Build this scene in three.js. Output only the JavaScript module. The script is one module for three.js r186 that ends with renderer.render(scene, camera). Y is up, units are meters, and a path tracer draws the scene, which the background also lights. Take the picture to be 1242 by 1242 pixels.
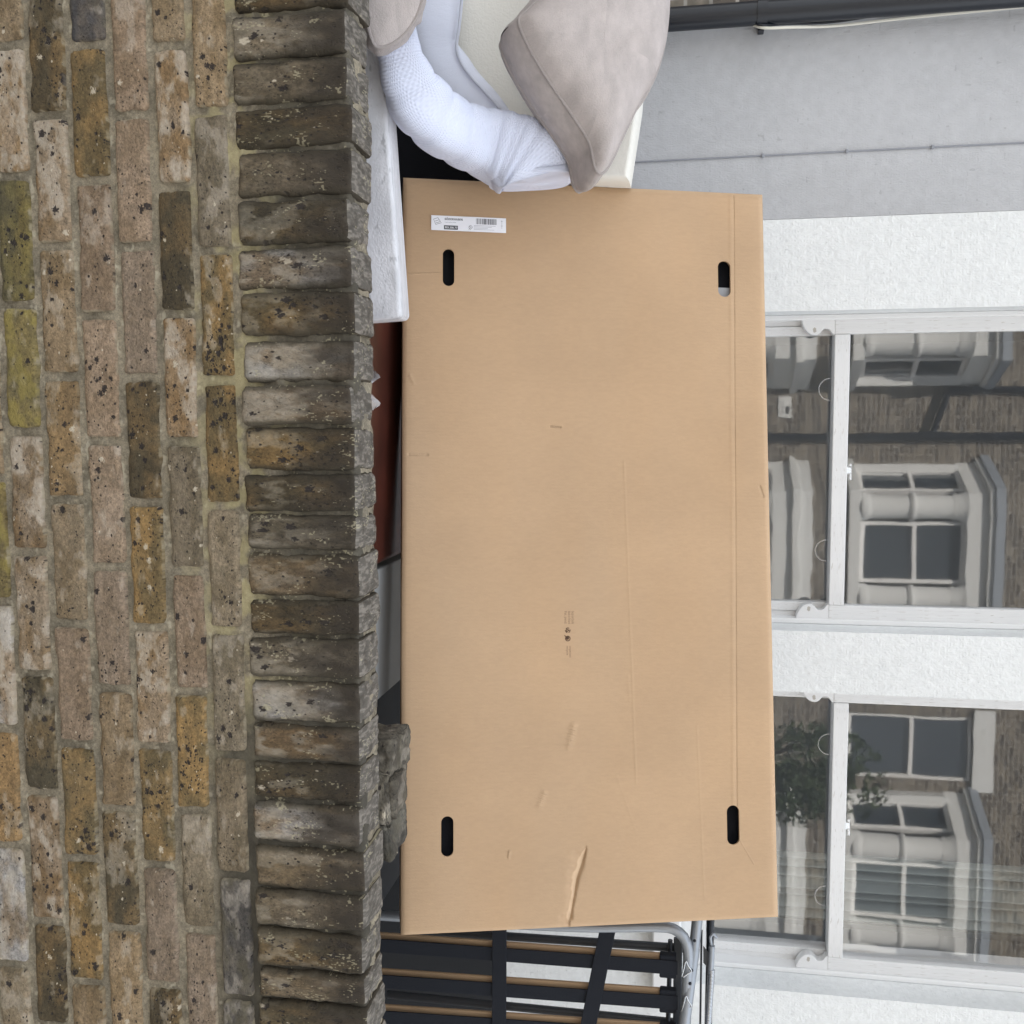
import * as THREE from 'three';
import { RoundedBoxGeometry } from 'three/addons/geometries/RoundedBoxGeometry.js';
import { mergeGeometries } from 'three/addons/utils/BufferGeometryUtils.js';
import { Brush, Evaluator, SUBTRACTION } from 'three-bvh-csg';

// ------------------------------------------------------------ camera, sky, sun, exposure
const scene = new THREE.Scene();
const EYE = new THREE.Vector3(0, 1.55, 0);
const RIGHT = new THREE.Vector3(0.99596, 0.0109, 0.08912), UP = new THREE.Vector3(0.00488, 0.98456, -0.17496), BACK = new THREE.Vector3(-0.08965, 0.17469, 0.98053);
const FOCAL = 1250, HALF = 621;                       // of the photograph, in its own pixels
const camera = new THREE.PerspectiveCamera(2 * Math.atan(HALF / FOCAL) * 180 / Math.PI, 1, 0.05, 400);
camera.position.copy(EYE);                            // the phone was held on its side: the world's up is the picture's right
camera.quaternion.setFromRotationMatrix(new THREE.Matrix4().makeBasis(UP, RIGHT.clone().negate(), BACK));
scene.add(camera);

const SUN_DIR = new THREE.Vector3(-0.30, 0.80, -0.62).normalize();   // behind the white house: the front gardens lie in its shade
{
  const W = 256, H = 128, d = new Float32Array(W * H * 4);
  for (let j = 0; j < H; j++) for (let i = 0; i < W; i++) {
    const el = ((j + 0.5) / H - 0.5) * Math.PI, s = Math.max(0, Math.sin(el)), t = Math.pow(s, 0.55), k = (j * W + i) * 4;
    const lo = [0.63, 0.645, 0.66], hi = [0.49, 0.53, 0.585];
    for (let c = 0; c < 3; c++) d[k + c] = (el < 0 ? 0.20 : lo[c] + (hi[c] - lo[c]) * t) * 0.92;
    d[k + 3] = 1;
  }
  const t = new THREE.DataTexture(d, W, H, THREE.RGBAFormat, THREE.FloatType);
  t.mapping = THREE.EquirectangularReflectionMapping; t.magFilter = t.minFilter = THREE.LinearFilter; t.needsUpdate = true;
  scene.background = t; scene.environment = t;
}
const sun = new THREE.DirectionalLight(0xfff6ea, 4.4);
sun.position.copy(SUN_DIR).multiplyScalar(60); sun.castShadow = true; sun.shadow.mapSize.set(4096, 4096);
Object.assign(sun.shadow.camera, { left: -25, right: 25, top: 25, bottom: -25, near: 1, far: 140 });
scene.add(sun, sun.target);
const renderer = new THREE.WebGLRenderer({ antialias: true });
renderer.toneMapping = THREE.LinearToneMapping; renderer.toneMappingExposure = 3.3;
renderer.outputColorSpace = THREE.SRGBColorSpace; renderer.shadowMap.enabled = true; renderer.setSize(1024, 1024);

// ------------------------------------------------------------ helpers
const V = (x, y, z) => new THREE.Vector3(x, y, z);
const ray = (px, py) => V(0, 0, 0).addScaledVector(RIGHT, py - HALF).addScaledVector(UP, px - HALF).addScaledVector(BACK, -FOCAL);
const at = (px, py, z) => { const d = ray(px, py); return EYE.clone().addScaledVector(d, z / d.z); };          // where a sight line meets the plane z
const onPlane = (px, py, o, n) => { const d = ray(px, py); return EYE.clone().addScaledVector(d, o.clone().sub(EYE).dot(n) / d.dot(n)); };
const rng = (s) => () => { s = (s + 0x6D2B79F5) | 0; let t = Math.imul(s ^ (s >>> 15), 1 | s); t = (t + Math.imul(t ^ (t >>> 7), 61 | t)) ^ t; return ((t ^ (t >>> 14)) >>> 0) / 4294967296; };
const hash = (x, y, z) => { let n = Math.imul(x, 374761393) ^ Math.imul(y, 668265263) ^ Math.imul(z, 1274126177); n = Math.imul(n ^ (n >>> 13), 1103515245); n ^= n >>> 15; n = Math.imul(n, 461845907); return ((n ^ (n >>> 16)) >>> 0) / 4294967296; };
const sm = (t) => t * t * (3 - 2 * t);
function n2(x, y, s = 0) { const i = Math.floor(x), j = Math.floor(y), u = sm(x - i), v = sm(y - j); const a = hash(i, j, s), b = hash(i + 1, j, s), c = hash(i, j + 1, s), d = hash(i + 1, j + 1, s); return a + (b - a) * u + (c - a + (a - b - c + d) * u) * v; }
function n3(x, y, z, s = 0) { const k = Math.floor(z), w = sm(z - k); return n2(x, y, s + k * 131) * (1 - w) + n2(x, y, s + (k + 1) * 131) * w; }
const fbm = (x, y, s = 0, o = 4) => { let a = 0.5, t = 0, m = 0; for (let i = 0; i < o; i++) { t += a * n2(x, y, s + i * 17); m += a; x *= 2.03; y *= 2.03; a *= 0.5; } return t / m; };
const pn2 = (x, y, p, q, s) => { const i = Math.floor(x), j = Math.floor(y), u = sm(x - i), v = sm(y - j), m = (a, b) => hash(((a % p) + p) % p, ((b % q) + q) % q, s), a = m(i, j), b = m(i + 1, j), c = m(i, j + 1), d = m(i + 1, j + 1); return a + (b - a) * u + (c - a + (a - b - c + d) * u) * v; };
const pfbm = (x, y, p, q, s = 0, o = 4) => { let a = 0.5, t = 0, m = 0; for (let i = 0; i < o; i++) { t += a * pn2(x, y, p, q, s + i * 17); m += a; x *= 2; y *= 2; p *= 2; q *= 2; a *= 0.5; } return t / m; };   // x in 0..p, y in 0..q repeats
const step = (a, b, x) => sm(Math.min(1, Math.max(0, (x - a) / (b - a))));
const mix = (a, b, t) => a + (b - a) * t;
const mix3 = (a, b, t) => [mix(a[0], b[0], t), mix(a[1], b[1], t), mix(a[2], b[2], t)];
const rgb = (r, g, b) => new THREE.Color().setRGB(r / 255, g / 255, b / 255, THREE.SRGBColorSpace);
function tex(w, h, fn, color) {                        // fn(i, j) -> [r, g, b] or one value, 0..255
  const d = new Uint8Array(w * h * 4);
  for (let j = 0; j < h; j++) for (let i = 0; i < w; i++) { const c = fn(i, j), k = (j * w + i) * 4; for (let q = 0; q < 3; q++) d[k + q] = Math.min(255, Math.max(0, c.length ? c[q] : c)); d[k + 3] = 255; }
  return wrap(new THREE.DataTexture(d, w, h), color);
}
function wrap(t, color) { t.wrapS = t.wrapT = THREE.RepeatWrapping; t.magFilter = THREE.LinearFilter; t.minFilter = THREE.LinearMipmapLinearFilter; t.generateMipmaps = true; if (color) t.colorSpace = THREE.SRGBColorSpace; t.needsUpdate = true; return t; }
const rep = (t, x, y = x) => { const c = t.clone(); c.repeat.set(x, y); c.needsUpdate = true; return c; };
const M = (o) => new THREE.MeshStandardMaterial({ roughness: 0.8, ...o });
const used = {};
const numbered = (n) => { const k = used[n] = (used[n] ?? -1) + 1; return k ? n + '_' + String(k).padStart(3, '0') : n; };
function part(name, geo, mat, parent) { const m = new THREE.Mesh(geo, mat); m.name = name; m.castShadow = m.receiveShadow = true; parent.add(m); return m; }
function thing(name, label, category, pos, group) { const o = new THREE.Group(); o.name = numbered(name); o.userData = { label, category }; if (group) o.userData.group = group; if (pos) o.position.copy(pos); scene.add(o); return o; }
function single(name, geo, mat, label, category, group) { const m = part(numbered(name), geo, mat, scene); m.userData = { label, category }; if (group) m.userData.group = group; return m; }
function struct(name, geo, mat) { const m = part(name, geo, mat, scene); m.userData = { kind: 'structure', label: name.replace(/_/g, ' ') }; return m; }
const move = (g, x, y, z) => g.translate(x, y, z);
const box = (x0, x1, y0, y1, z0, z1) => move(new THREE.BoxGeometry(x1 - x0, y1 - y0, z1 - z0), (x0 + x1) / 2, (y0 + y1) / 2, (z0 + z1) / 2);
const rbox = (x0, x1, y0, y1, z0, z1, r = 0.004, s = 2) => move(new RoundedBoxGeometry(x1 - x0, y1 - y0, z1 - z0, s, Math.min(r, (x1 - x0) / 2.1, (y1 - y0) / 2.1, (z1 - z0) / 2.1)), (x0 + x1) / 2, (y0 + y1) / 2, (z0 + z1) / 2);
const join = (a) => mergeGeometries(a.map((g) => { const q = g.index ? g.toNonIndexed() : g; for (const k of Object.keys(q.attributes)) if (!['position', 'normal', 'uv'].includes(k)) q.deleteAttribute(k); return q; }));
const tube = (pts, r, seg = 40, rad = 10, closed = false) => new THREE.TubeGeometry(new THREE.CatmullRomCurve3(pts, closed, 'centripetal'), seg, r, rad, closed);
function bar(a, b, r, rad = 12) { const g = new THREE.CylinderGeometry(r, r, a.distanceTo(b), rad); g.applyQuaternion(new THREE.Quaternion().setFromUnitVectors(V(0, 1, 0), b.clone().sub(a).normalize())); const c = a.clone().add(b).multiplyScalar(0.5); return g.translate(c.x, c.y, c.z); }
function weld(geo) {                                    // smooth normals over coincident vertices
  geo.computeVertexNormals();
  const p = geo.attributes.position, n = geo.attributes.normal, m = new Map(), key = (i) => Math.round(p.getX(i) * 2e5) + ',' + Math.round(p.getY(i) * 2e5) + ',' + Math.round(p.getZ(i) * 2e5);
  for (let i = 0; i < p.count; i++) { const k = key(i); let v = m.get(k); if (!v) m.set(k, v = [0, 0, 0]); v[0] += n.getX(i); v[1] += n.getY(i); v[2] += n.getZ(i); }
  for (let i = 0; i < p.count; i++) { const v = m.get(key(i)), l = Math.hypot(...v) || 1; n.setXYZ(i, v[0] / l, v[1] / l, v[2] / l); }
  return geo;
}
function grid(nu, nv, fn, uvs = [1, 1]) {               // fn(u, v) -> Vector3; a sheet
  const p = [], t = [], ix = [];
  for (let j = 0; j <= nv; j++) for (let i = 0; i <= nu; i++) { const q = fn(i / nu, j / nv); p.push(q.x, q.y, q.z); t.push(i / nu * uvs[0], j / nv * uvs[1]); }
  for (let j = 0; j < nv; j++) for (let i = 0; i < nu; i++) { const a = j * (nu + 1) + i, b = a + 1, c = a + nu + 1, d = c + 1; ix.push(a, b, d, a, d, c); }
  const g = new THREE.BufferGeometry(); g.setAttribute('position', new THREE.Float32BufferAttribute(p, 3)); g.setAttribute('uv', new THREE.Float32BufferAttribute(t, 2)); g.setIndex(ix); return weld(g);
}
const poly = (pts, holes = []) => { const s = new THREE.Shape(pts.map((p) => new THREE.Vector2(p[0], p[1]))); for (const h of holes) s.holes.push(new THREE.Path(h.map((p) => new THREE.Vector2(p[0], p[1])))); return s; };
const rectPts = (x0, x1, y0, y1) => [[x0, y0], [x1, y0], [x1, y1], [x0, y1]];
function roughBox(L, H, D, seg, r, amp, seed) {         // a worn block: rounded edges, uneven faces
  const g = new THREE.BoxGeometry(L, H, D, ...seg), p = g.attributes.position, v = V(0, 0, 0), q = V(0, 0, 0), hx = L / 2 - r, hy = H / 2 - r, hz = D / 2 - r;
  for (let i = 0; i < p.count; i++) {
    v.fromBufferAttribute(p, i);
    q.set(Math.max(-hx, Math.min(hx, v.x)), Math.max(-hy, Math.min(hy, v.y)), Math.max(-hz, Math.min(hz, v.z)));
    const d = v.clone().sub(q).normalize(), nn = (f, s) => n3(q.x * f + d.x * r * f + 7, q.y * f + d.y * r * f + 3, q.z * f + 5, seed + s) - 0.5;
    const e = (Math.abs(d.x) > 0.3) + (Math.abs(d.y) > 0.3) + (Math.abs(d.z) > 0.3) - 1;
    const off = amp * (nn(28, 1) * 1.3 + nn(80, 2) * 0.7 + nn(210, 3) * 0.35) - Math.max(0, e) * amp * 1.2 * Math.max(0, nn(60, 4) + 0.15);
    v.copy(q).addScaledVector(d, r + off); p.setXYZ(i, v.x, v.y, v.z);
  }
  return weld(g);
}

// ------------------------------------------------------------ materials
const fine = tex(256, 256, (i, j) => 128 + 90 * (pfbm(i / 4, j / 4, 64, 64, 3, 3) - 0.5) + 60 * (hash(i, j, 1) - 0.5));
const stuccoBump = tex(1024, 1024, (i, j) => { const x = i / 1024, y = j / 1024; let v = 0; for (const [f, a, s] of [[40, 0.5, 1], [85, 0.65, 2], [170, 0.35, 3]]) v += a * Math.abs(pn2(x * f, y * f, f, f, s) * 2 - 1); return 235 - 150 * Math.min(1, v) + 10 * (hash(i, j, 4) - 0.5); });
const stuccoColor = (c, grime) => tex(1024, 1024, (i, j) => { const x = i / 1024, y = j / 1024, k = 1 - grime * 0.07 * (pfbm(x * 5, y * 3, 5, 3, 8, 5) - 0.5) - 0.05 * (pfbm(x * 60, y * 60, 60, 60, 5, 2) - 0.5), sp = pn2(x * 90, y * 90, 90, 90, 12) > 0.95 ? 0.93 : 1; return c.map((q) => q * k * sp); }, true);
const whiteStucco = M({ map: rep(stuccoColor([236, 238, 238], 0.4), 1.3), bumpMap: rep(stuccoBump, 1.7, 1.35), bumpScale: 0.0019, roughness: 0.75 });
const greyStucco = M({ map: rep(stuccoColor([190, 191, 194], 1), 0.8), bumpMap: rep(stuccoBump, 3.4, 1.6), bumpScale: 0.0014, roughness: 0.7 });
const gloss = M({ color: rgb(240, 240, 240), roughness: 0.38, bumpMap: rep(fine, 3), bumpScale: 0.0006 });
const woodPaint = M({ map: rep(tex(512, 512, (i, j) => { const chip = fbm(i / 30, j / 30, 31, 4); return chip > 0.79 ? [188, 182, 174] : [241, 241, 241].map((q) => q - 10 * fbm(i / 40, j / 40, 6)); }, true), 2), roughness: 0.4, bumpMap: rep(fine, 4, 1), bumpScale: 0.0008 });
const glass = new THREE.MeshPhysicalMaterial({ color: 0xffffff, transmission: 1, thickness: 0, ior: 2.05, roughness: 0.02, bumpMap: rep(tex(256, 256, (i, j) => 255 * pfbm(i / 32, j / 32, 8, 8, 15, 2)), 1.3, 1.1), bumpScale: 0.00005 });
const darkGlass = new THREE.MeshPhysicalMaterial({ color: rgb(56, 64, 72), roughness: 0.06, ior: 2.2 });
const houseBrick = (() => {
  const col = tex(1024, 1024, (i, j) => { const r = Math.floor(j / 1024 * 24), fy = j / 1024 * 24 - r, x = i / 1024 * 8 + (r % 2) * 0.5, c = Math.floor(x), fx = x - c; const k = hash(c % 8, r, 5), m = fx < 0.05 || fy < 0.14; const base = mix3([134, 126, 114], [86, 80, 74], k); return (m ? [166, 162, 154] : base).map((q) => q * (0.8 + 0.4 * fbm(i / 14, j / 14, 9, 3))); }, true);
  return M({ map: rep(col, 1 / 1.8), roughness: 0.9 });
})();
const asphalt = M({ color: rgb(92, 92, 94), roughness: 0.95 }), slab = M({ color: rgb(150, 146, 138), roughness: 0.9 }), slate = M({ color: rgb(86, 90, 98), roughness: 0.6 });
const blackPlastic = M({ color: rgb(24, 29, 38), roughness: 0.33 });
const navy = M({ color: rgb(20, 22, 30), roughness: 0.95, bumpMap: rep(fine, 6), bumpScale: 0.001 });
const steel = M({ color: rgb(158, 163, 170), roughness: 0.36, metalness: 0.55 }), darkSteel = M({ color: rgb(72, 75, 80), roughness: 0.45, metalness: 0.3 }), wire = M({ color: rgb(205, 208, 212), roughness: 0.25, metalness: 0.9 });

// ------------------------------------------------------------ ground
struct('ground', move(new THREE.BoxGeometry(300, 0.2, 300), 0, -0.25, 0), M({ color: rgb(120, 116, 108), roughness: 1 }));
struct('road', box(-60, 60, -0.149, -0.12, 1.4, 7.2), asphalt);
struct('pavement', box(-60, 60, -0.149, 0, -1.7, 1.4), slab);
struct('opposite_pavement', box(-60, 60, -0.149, 0, 7.2, 10.9), slab);
struct('front_garden', box(-60, 60, -0.149, -0.004, -3.9, -1.7), M({ color: rgb(128, 124, 118), roughness: 1 }));

// ------------------------------------------------------------ white house with two sash windows
const HZ = -3.2;
const WIN = [[0.1655, 0], [1.318, 0.022]], SILL = 1.5, HEAD = 3.3, HW = 0.481;
const house = thing('white_house', 'white roughcast house front with two white sash windows behind the cardboard box', 'house');
{
  const holes = WIN.map(([c, d]) => rectPts(c - HW, c + HW, SILL + d, HEAD + d).reverse());
  const g = new THREE.ExtrudeGeometry(poly(rectPts(-0.5835, 6, 0.93, 8.6), holes), { depth: 0.28, bevelEnabled: false });
  part('wall', move(g, 0, 0, HZ - 0.28), whiteStucco, house);
  part('plinth', box(-0.5835, 6, -0.1, 0.93, HZ - 0.28, HZ + 0.012), M({ color: rgb(34, 36, 40), roughness: 0.8 }), house);
  const sh = M({ color: rgb(206, 212, 218), roughness: 1 });
  part('room', join([box(-0.58, 3.6, 0.9, 1.0, -7.2, HZ - 0.281), box(-0.58, 3.6, 3.9, 4.0, -7.2, HZ - 0.281), box(-0.58, -0.48, 1.0, 3.9, -7.2, HZ - 0.281), box(3.5, 3.6, 1.0, 3.9, -7.2, HZ - 0.281), box(-0.48, 3.5, 1.0, 3.9, -7.2, -7.1)]), sh, house);
  part('roof', (() => { const s = poly([[-HZ - 0.2, 8.6], [11.5, 8.6], [7.3, 10.6]]); const q = new THREE.ExtrudeGeometry(s, { depth: 6.5, bevelEnabled: false }); q.rotateY(Math.PI / 2); return move(q, -0.5, 0, 0); })(), slate, house);
  part('rear_wall', box(-0.58, 6, -0.1, 8.6, -11.4, -11.1), whiteStucco, house);
  part('flank_wall', box(5.7, 6, -0.1, 8.6, -11.1, HZ - 0.281), whiteStucco, house);
}
function sashWindow(c, d) {
  const w = part('sash_window', new THREE.BufferGeometry(), woodPaint, house); house.remove(w);
  const g = new THREE.Group(); g.name = 'sash_window'; g.position.set(c, d, 0); house.add(g);
  const ring = (x, y0, y1, t, z0, z1, r = 0.004) => [rbox(-x, -x + t, y0, y1, z0, z1, r), rbox(x - t, x, y0, y1, z0, z1, r)];
  const zb = -3.312;
  part('window_frame', join([...ring(HW, SILL, HEAD, 0.017, zb - 0.012, zb, 0.005), ...ring(HW, SILL, HEAD, 0.03, zb - 0.17, zb - 0.063, 0.002), rbox(-HW + 0.017, HW - 0.017, HEAD - 0.03, HEAD, zb - 0.17, zb), ...ring(HW, SILL, HEAD, 0.0145, zb - 0.063, zb - 0.012, 0.001)]), gloss, g);
  const horn = (s) => { // ogee end of the stile of the upper sash
    const q = new THREE.Shape(), x0 = 0.0, x1 = 0.046; q.moveTo(x0, 1.966); q.lineTo(x1, 1.966); q.bezierCurveTo(x1 - 0.004, 1.957, x1 - 0.022, 1.957, x1 - 0.02, 1.936); q.bezierCurveTo(x1 - 0.018, 1.926, x1 + 0.001, 1.925, x1 - 0.001, 1.905); q.bezierCurveTo(x1 - 0.003, 1.885, x0 + 0.018, 1.872, x0 + 0.001, 1.870); q.closePath();
    const e = new THREE.ExtrudeGeometry(q, { depth: 0.034, bevelEnabled: true, bevelSize: 0.0015, bevelThickness: 0.0015, bevelSegments: 1, curveSegments: 10 });
    if (s > 0) { e.applyMatrix4(new THREE.Matrix4().makeScale(-1, 1, 1)); const ix = e.attributes.position.array, n = e.attributes.normal.array, u = e.attributes.uv.array; for (let i = 0; i < ix.length; i += 9) for (let k = 0; k < 3; k++) { let t = ix[i + 3 + k]; ix[i + 3 + k] = ix[i + 6 + k]; ix[i + 6 + k] = t; t = n[i + 3 + k]; n[i + 3 + k] = n[i + 6 + k]; n[i + 6 + k] = t; if (k < 2) { const b = i / 3 * 2; t = u[b + 2 + k]; u[b + 2 + k] = u[b + 4 + k]; u[b + 4 + k] = t; } } }
    return move(e, s < 0 ? -0.4655 : 0.4655, 0, zb - 0.046);
  };
  const U = (name, x0, x1, y0, y1) => part(name, rbox(x0, x1, y0, y1, zb - 0.048, zb - 0.009, 0.003), woodPaint, g);
  U('stile', -0.466, -0.4205, 1.9665, 3.22); U('stile', 0.4205, 0.466, 1.9665, 3.22); U('top_rail', -0.42, 0.42, 3.17, 3.22); 
  part('meeting_rail', rbox(-0.42, 0.42, 1.967, 2.013, zb - 0.05, zb - 0.0075, 0.003), woodPaint, g);
  part('horn', horn(-1), woodPaint, g); part('horn', horn(1), woodPaint, g);
  const L = (name, x0, x1, y0, y1) => part(name, rbox(x0, x1, y0, y1, zb - 0.098, zb - 0.056, 0.003), woodPaint, g);
  L('stile', -0.45, -0.4205, SILL + 0.08, 1.968); L('stile', 0.4205, 0.45, SILL + 0.08, 1.968); L('bottom_rail', -0.45, 0.45, SILL, SILL + 0.08); L('top_rail', -0.45, 0.45, 1.969, 2.011);
  for (const [y0, y1, z] of [[2.012, 3.171, zb - 0.03], [SILL + 0.079, 1.97, zb - 0.078]]) part('pane', move(new THREE.PlaneGeometry(0.842, y1 - y0), 0, (y0 + y1) / 2, z), glass, g);
  part('sill', rbox(-HW - 0.06, HW + 0.06, SILL - 0.09, SILL - 0.001, zb - 0.1, HZ + 0.06, 0.008), gloss, g);
  for (const s of [-0.255, 0.26]) part('sash_lift', new THREE.TorusGeometry(0.034, 0.0026, 8, 28, Math.PI).rotateZ(Math.PI).translate(s, 1.968, zb - 0.104), wire, g);
  part('sash_fastener', join([move(new THREE.CylinderGeometry(0.014, 0.018, 0.02, 16), 0.0, 2.022, zb - 0.07), bar(V(-0.02, 2.03, zb - 0.07), V(0.03, 2.03, zb - 0.062), 0.005)]), wire, g);
}
for (const [c, d] of WIN) sashWindow(c, d);
{
  const cur = M({ color: rgb(140, 146, 143), roughness: 1, side: THREE.DoubleSide });
  single('curtain', grid(90, 6, (u, v) => V(1.56 + 0.26 * u, 1.5 + 1.9 * v, -3.72 + 0.02 * Math.sin(u * 44) + 0.014 * Math.sin(u * 17))), cur, 'pale curtain hanging inside the sash window beyond the bed frame', 'curtain');
}

// ------------------------------------------------------------ neighbours on that side
const greyHouse = thing('grey_house', 'grey rendered house front with a thin painted cable, next to the white one', 'house');
part('wall', box(-1.16, -0.5845, -0.1, 8.4, HZ - 0.3, HZ), greyStucco, greyHouse);
{ const uv = greyHouse.children[0].geometry.attributes, p = uv.position; for (let i = 0; i < p.count; i++) uv.uv.setXY(i, p.getX(i) + p.getZ(i), p.getY(i)); }
const brickHouse = thing('brick_house', 'brown brick house front beyond the black drainpipe', 'house');
{ const g = box(-9, -1.162, -0.1, 8.4, HZ - 0.3, HZ + 0.01), p = g.attributes.position; for (let i = 0; i < p.count; i++) g.attributes.uv.setXY(i, p.getX(i), p.getY(i)); part('wall', g, houseBrick, brickHouse);
  part('rear_wall', box(-9, -0.59, -0.1, 8.4, -11.4, -11.1), houseBrick, brickHouse);
  const q = new THREE.ExtrudeGeometry(poly([[-HZ - 0.2, 8.4], [11.5, 8.4], [7.3, 10.5]]), { depth: 8.45, bevelEnabled: false }); q.rotateY(Math.PI / 2); part('roof', move(q, -9, 0, 0), slate, brickHouse); }
{
  const a = at(812, 19, -3.11), b = at(1242, -8, -3.11), x = at(930, 12, -3.11).x, pipe = thing('drainpipe', 'black plastic drainpipe running down between the grey house and the brick one', 'drainpipe');
  part('pipe', bar(V(x, 0, -3.13), V(x, 8, -3.13), 0.033, 24), blackPlastic, pipe);
  const y = at(925, 12, -3.11).y;
  part('collar', join([move(new THREE.CylinderGeometry(0.038, 0.038, 0.028, 24), x, y, -3.13), rbox(x - 0.036, x + 0.036, y - 0.009, y + 0.009, -3.2, -3.165, 0.003)]), blackPlastic, pipe);
  single('white_cable', tube([at(890, 16, -3.17), at(908, 27, -3.15), at(924, 33.5, -3.12), at(960, 33, -3.13), at(1010, 31.5, -3.17), at(1090, 23, -3.19), at(1170, 15, -3.19), at(1260, 6, -3.19), at(1500, -25, -3.19)], 0.0042, 80), M({ color: rgb(225, 222, 210), roughness: 0.5 }), 'thin white cable looping round the drainpipe collar', 'cable');
  single('black_cable', tube([at(900, 14, -3.18), at(922, 30, -3.115), at(950, 29, -3.15), at(1010, 26.5, -3.18), at(1090, 14, -3.19), at(1160, 5, -3.19), at(1240, -6, -3.19), at(1500, -40, -3.19)], 0.004, 80), blackPlastic, 'black cable beside the white one at the drainpipe', 'cable');
  const cab = thing('painted_cable', 'thin grey painted cable clipped to the grey house wall', 'cable');
  const gp = M({ color: rgb(150, 153, 160), roughness: 0.6 });
  part('cable', bar(at(640, 203, -3.197), at(1400, 165, -3.197), 0.0024, 8), gp, cab);
  for (const [px, py] of [[925, 188.8], [1027, 183.7], [1131, 178.5]]) { const p = at(px, py, -3.195); part('clip', rbox(p.x - 0.006, p.x + 0.005, p.y - 0.004, p.y + 0.004, -3.2, -3.19, 0.002), gp, cab); }
}

// ------------------------------------------------------------ terrace across the street (seen in the window panes)
const OZ = 10.5;
const stone = M({ color: rgb(226, 228, 228), roughness: 0.8 }), lead = M({ color: rgb(158, 166, 176), roughness: 0.6 });
const bayPlan = (o, d = 0.9) => [[-1.32 - o, 0], [-0.9 - o * 0.7, d + o], [0.9 + o * 0.7, d + o], [1.32 + o, 0]];
const band = (y0, y1, o) => { const s = poly(bayPlan(o).map(([x, d]) => [x, d])); const g = new THREE.ExtrudeGeometry(s, { depth: y1 - y0, bevelEnabled: false }); g.rotateX(-Math.PI / 2); return move(g, 0, y0, 0); };   // street side is -z of the house
function column(y0, y1) {
  const h = y1 - y0, P = [[0.19, 0], [0.21, 0.02], [0.21, 0.1], [0.195, 0.14], [0.185, 0.16], [0.18, h * 0.5 - 0.04], [0.215, h * 0.5 - 0.03], [0.215, h * 0.5 + 0.03], [0.18, h * 0.5 + 0.04], [0.175, h - 0.2], [0.215, h - 0.16], [0.185, h - 0.13], [0.24, h - 0.02], [0.24, h]];
  return move(new THREE.LatheGeometry(P.map(([r, y]) => new THREE.Vector2(r, y)), 20), 0, y0, 0);
}
const uvMetres = (g, kx = 'x') => { const p = g.attributes.position, t = g.attributes.uv; for (let i = 0; i < p.count; i++) t.setXY(i, p.getX(i) + p.getZ(i), p.getY(i)); return g; };
function frameWindow(parent, a, b, y0, y1, name) {       // a, b: plan points [x, d] of the light's ends
  const len = Math.hypot(b[0] - a[0], b[1] - a[1]), o = new THREE.Group(); o.name = name; parent.add(o);
  o.position.set((a[0] + b[0]) / 2, 0, -(a[1] + b[1]) / 2); o.rotation.y = Math.atan2(b[1] - a[1], b[0] - a[0]);
  const h = len / 2, ym = (y0 + y1) / 2 + 0.05, t = 0.055;
  part('window_frame', join([box(-h, -h + t, y0, y1, -0.06, 0.04), box(h - t, h, y0, y1, -0.06, 0.04), box(-h + t, h - t, y0, y0 + 0.09, -0.06, 0.04), box(-h + t, h - t, y1 - t, y1, -0.06, 0.04), box(-h + t, h - t, ym - 0.03, ym + 0.03, -0.062, 0.04)]), gloss, o);
  part('pane', box(-h + t, h - t, y0 + 0.09, ym - 0.03, 0.0, 0.02), darkGlass, o); part('pane', box(-h + t, h - t, ym + 0.03, y1 - t, -0.02, 0.0), darkGlass, o);
}
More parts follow.
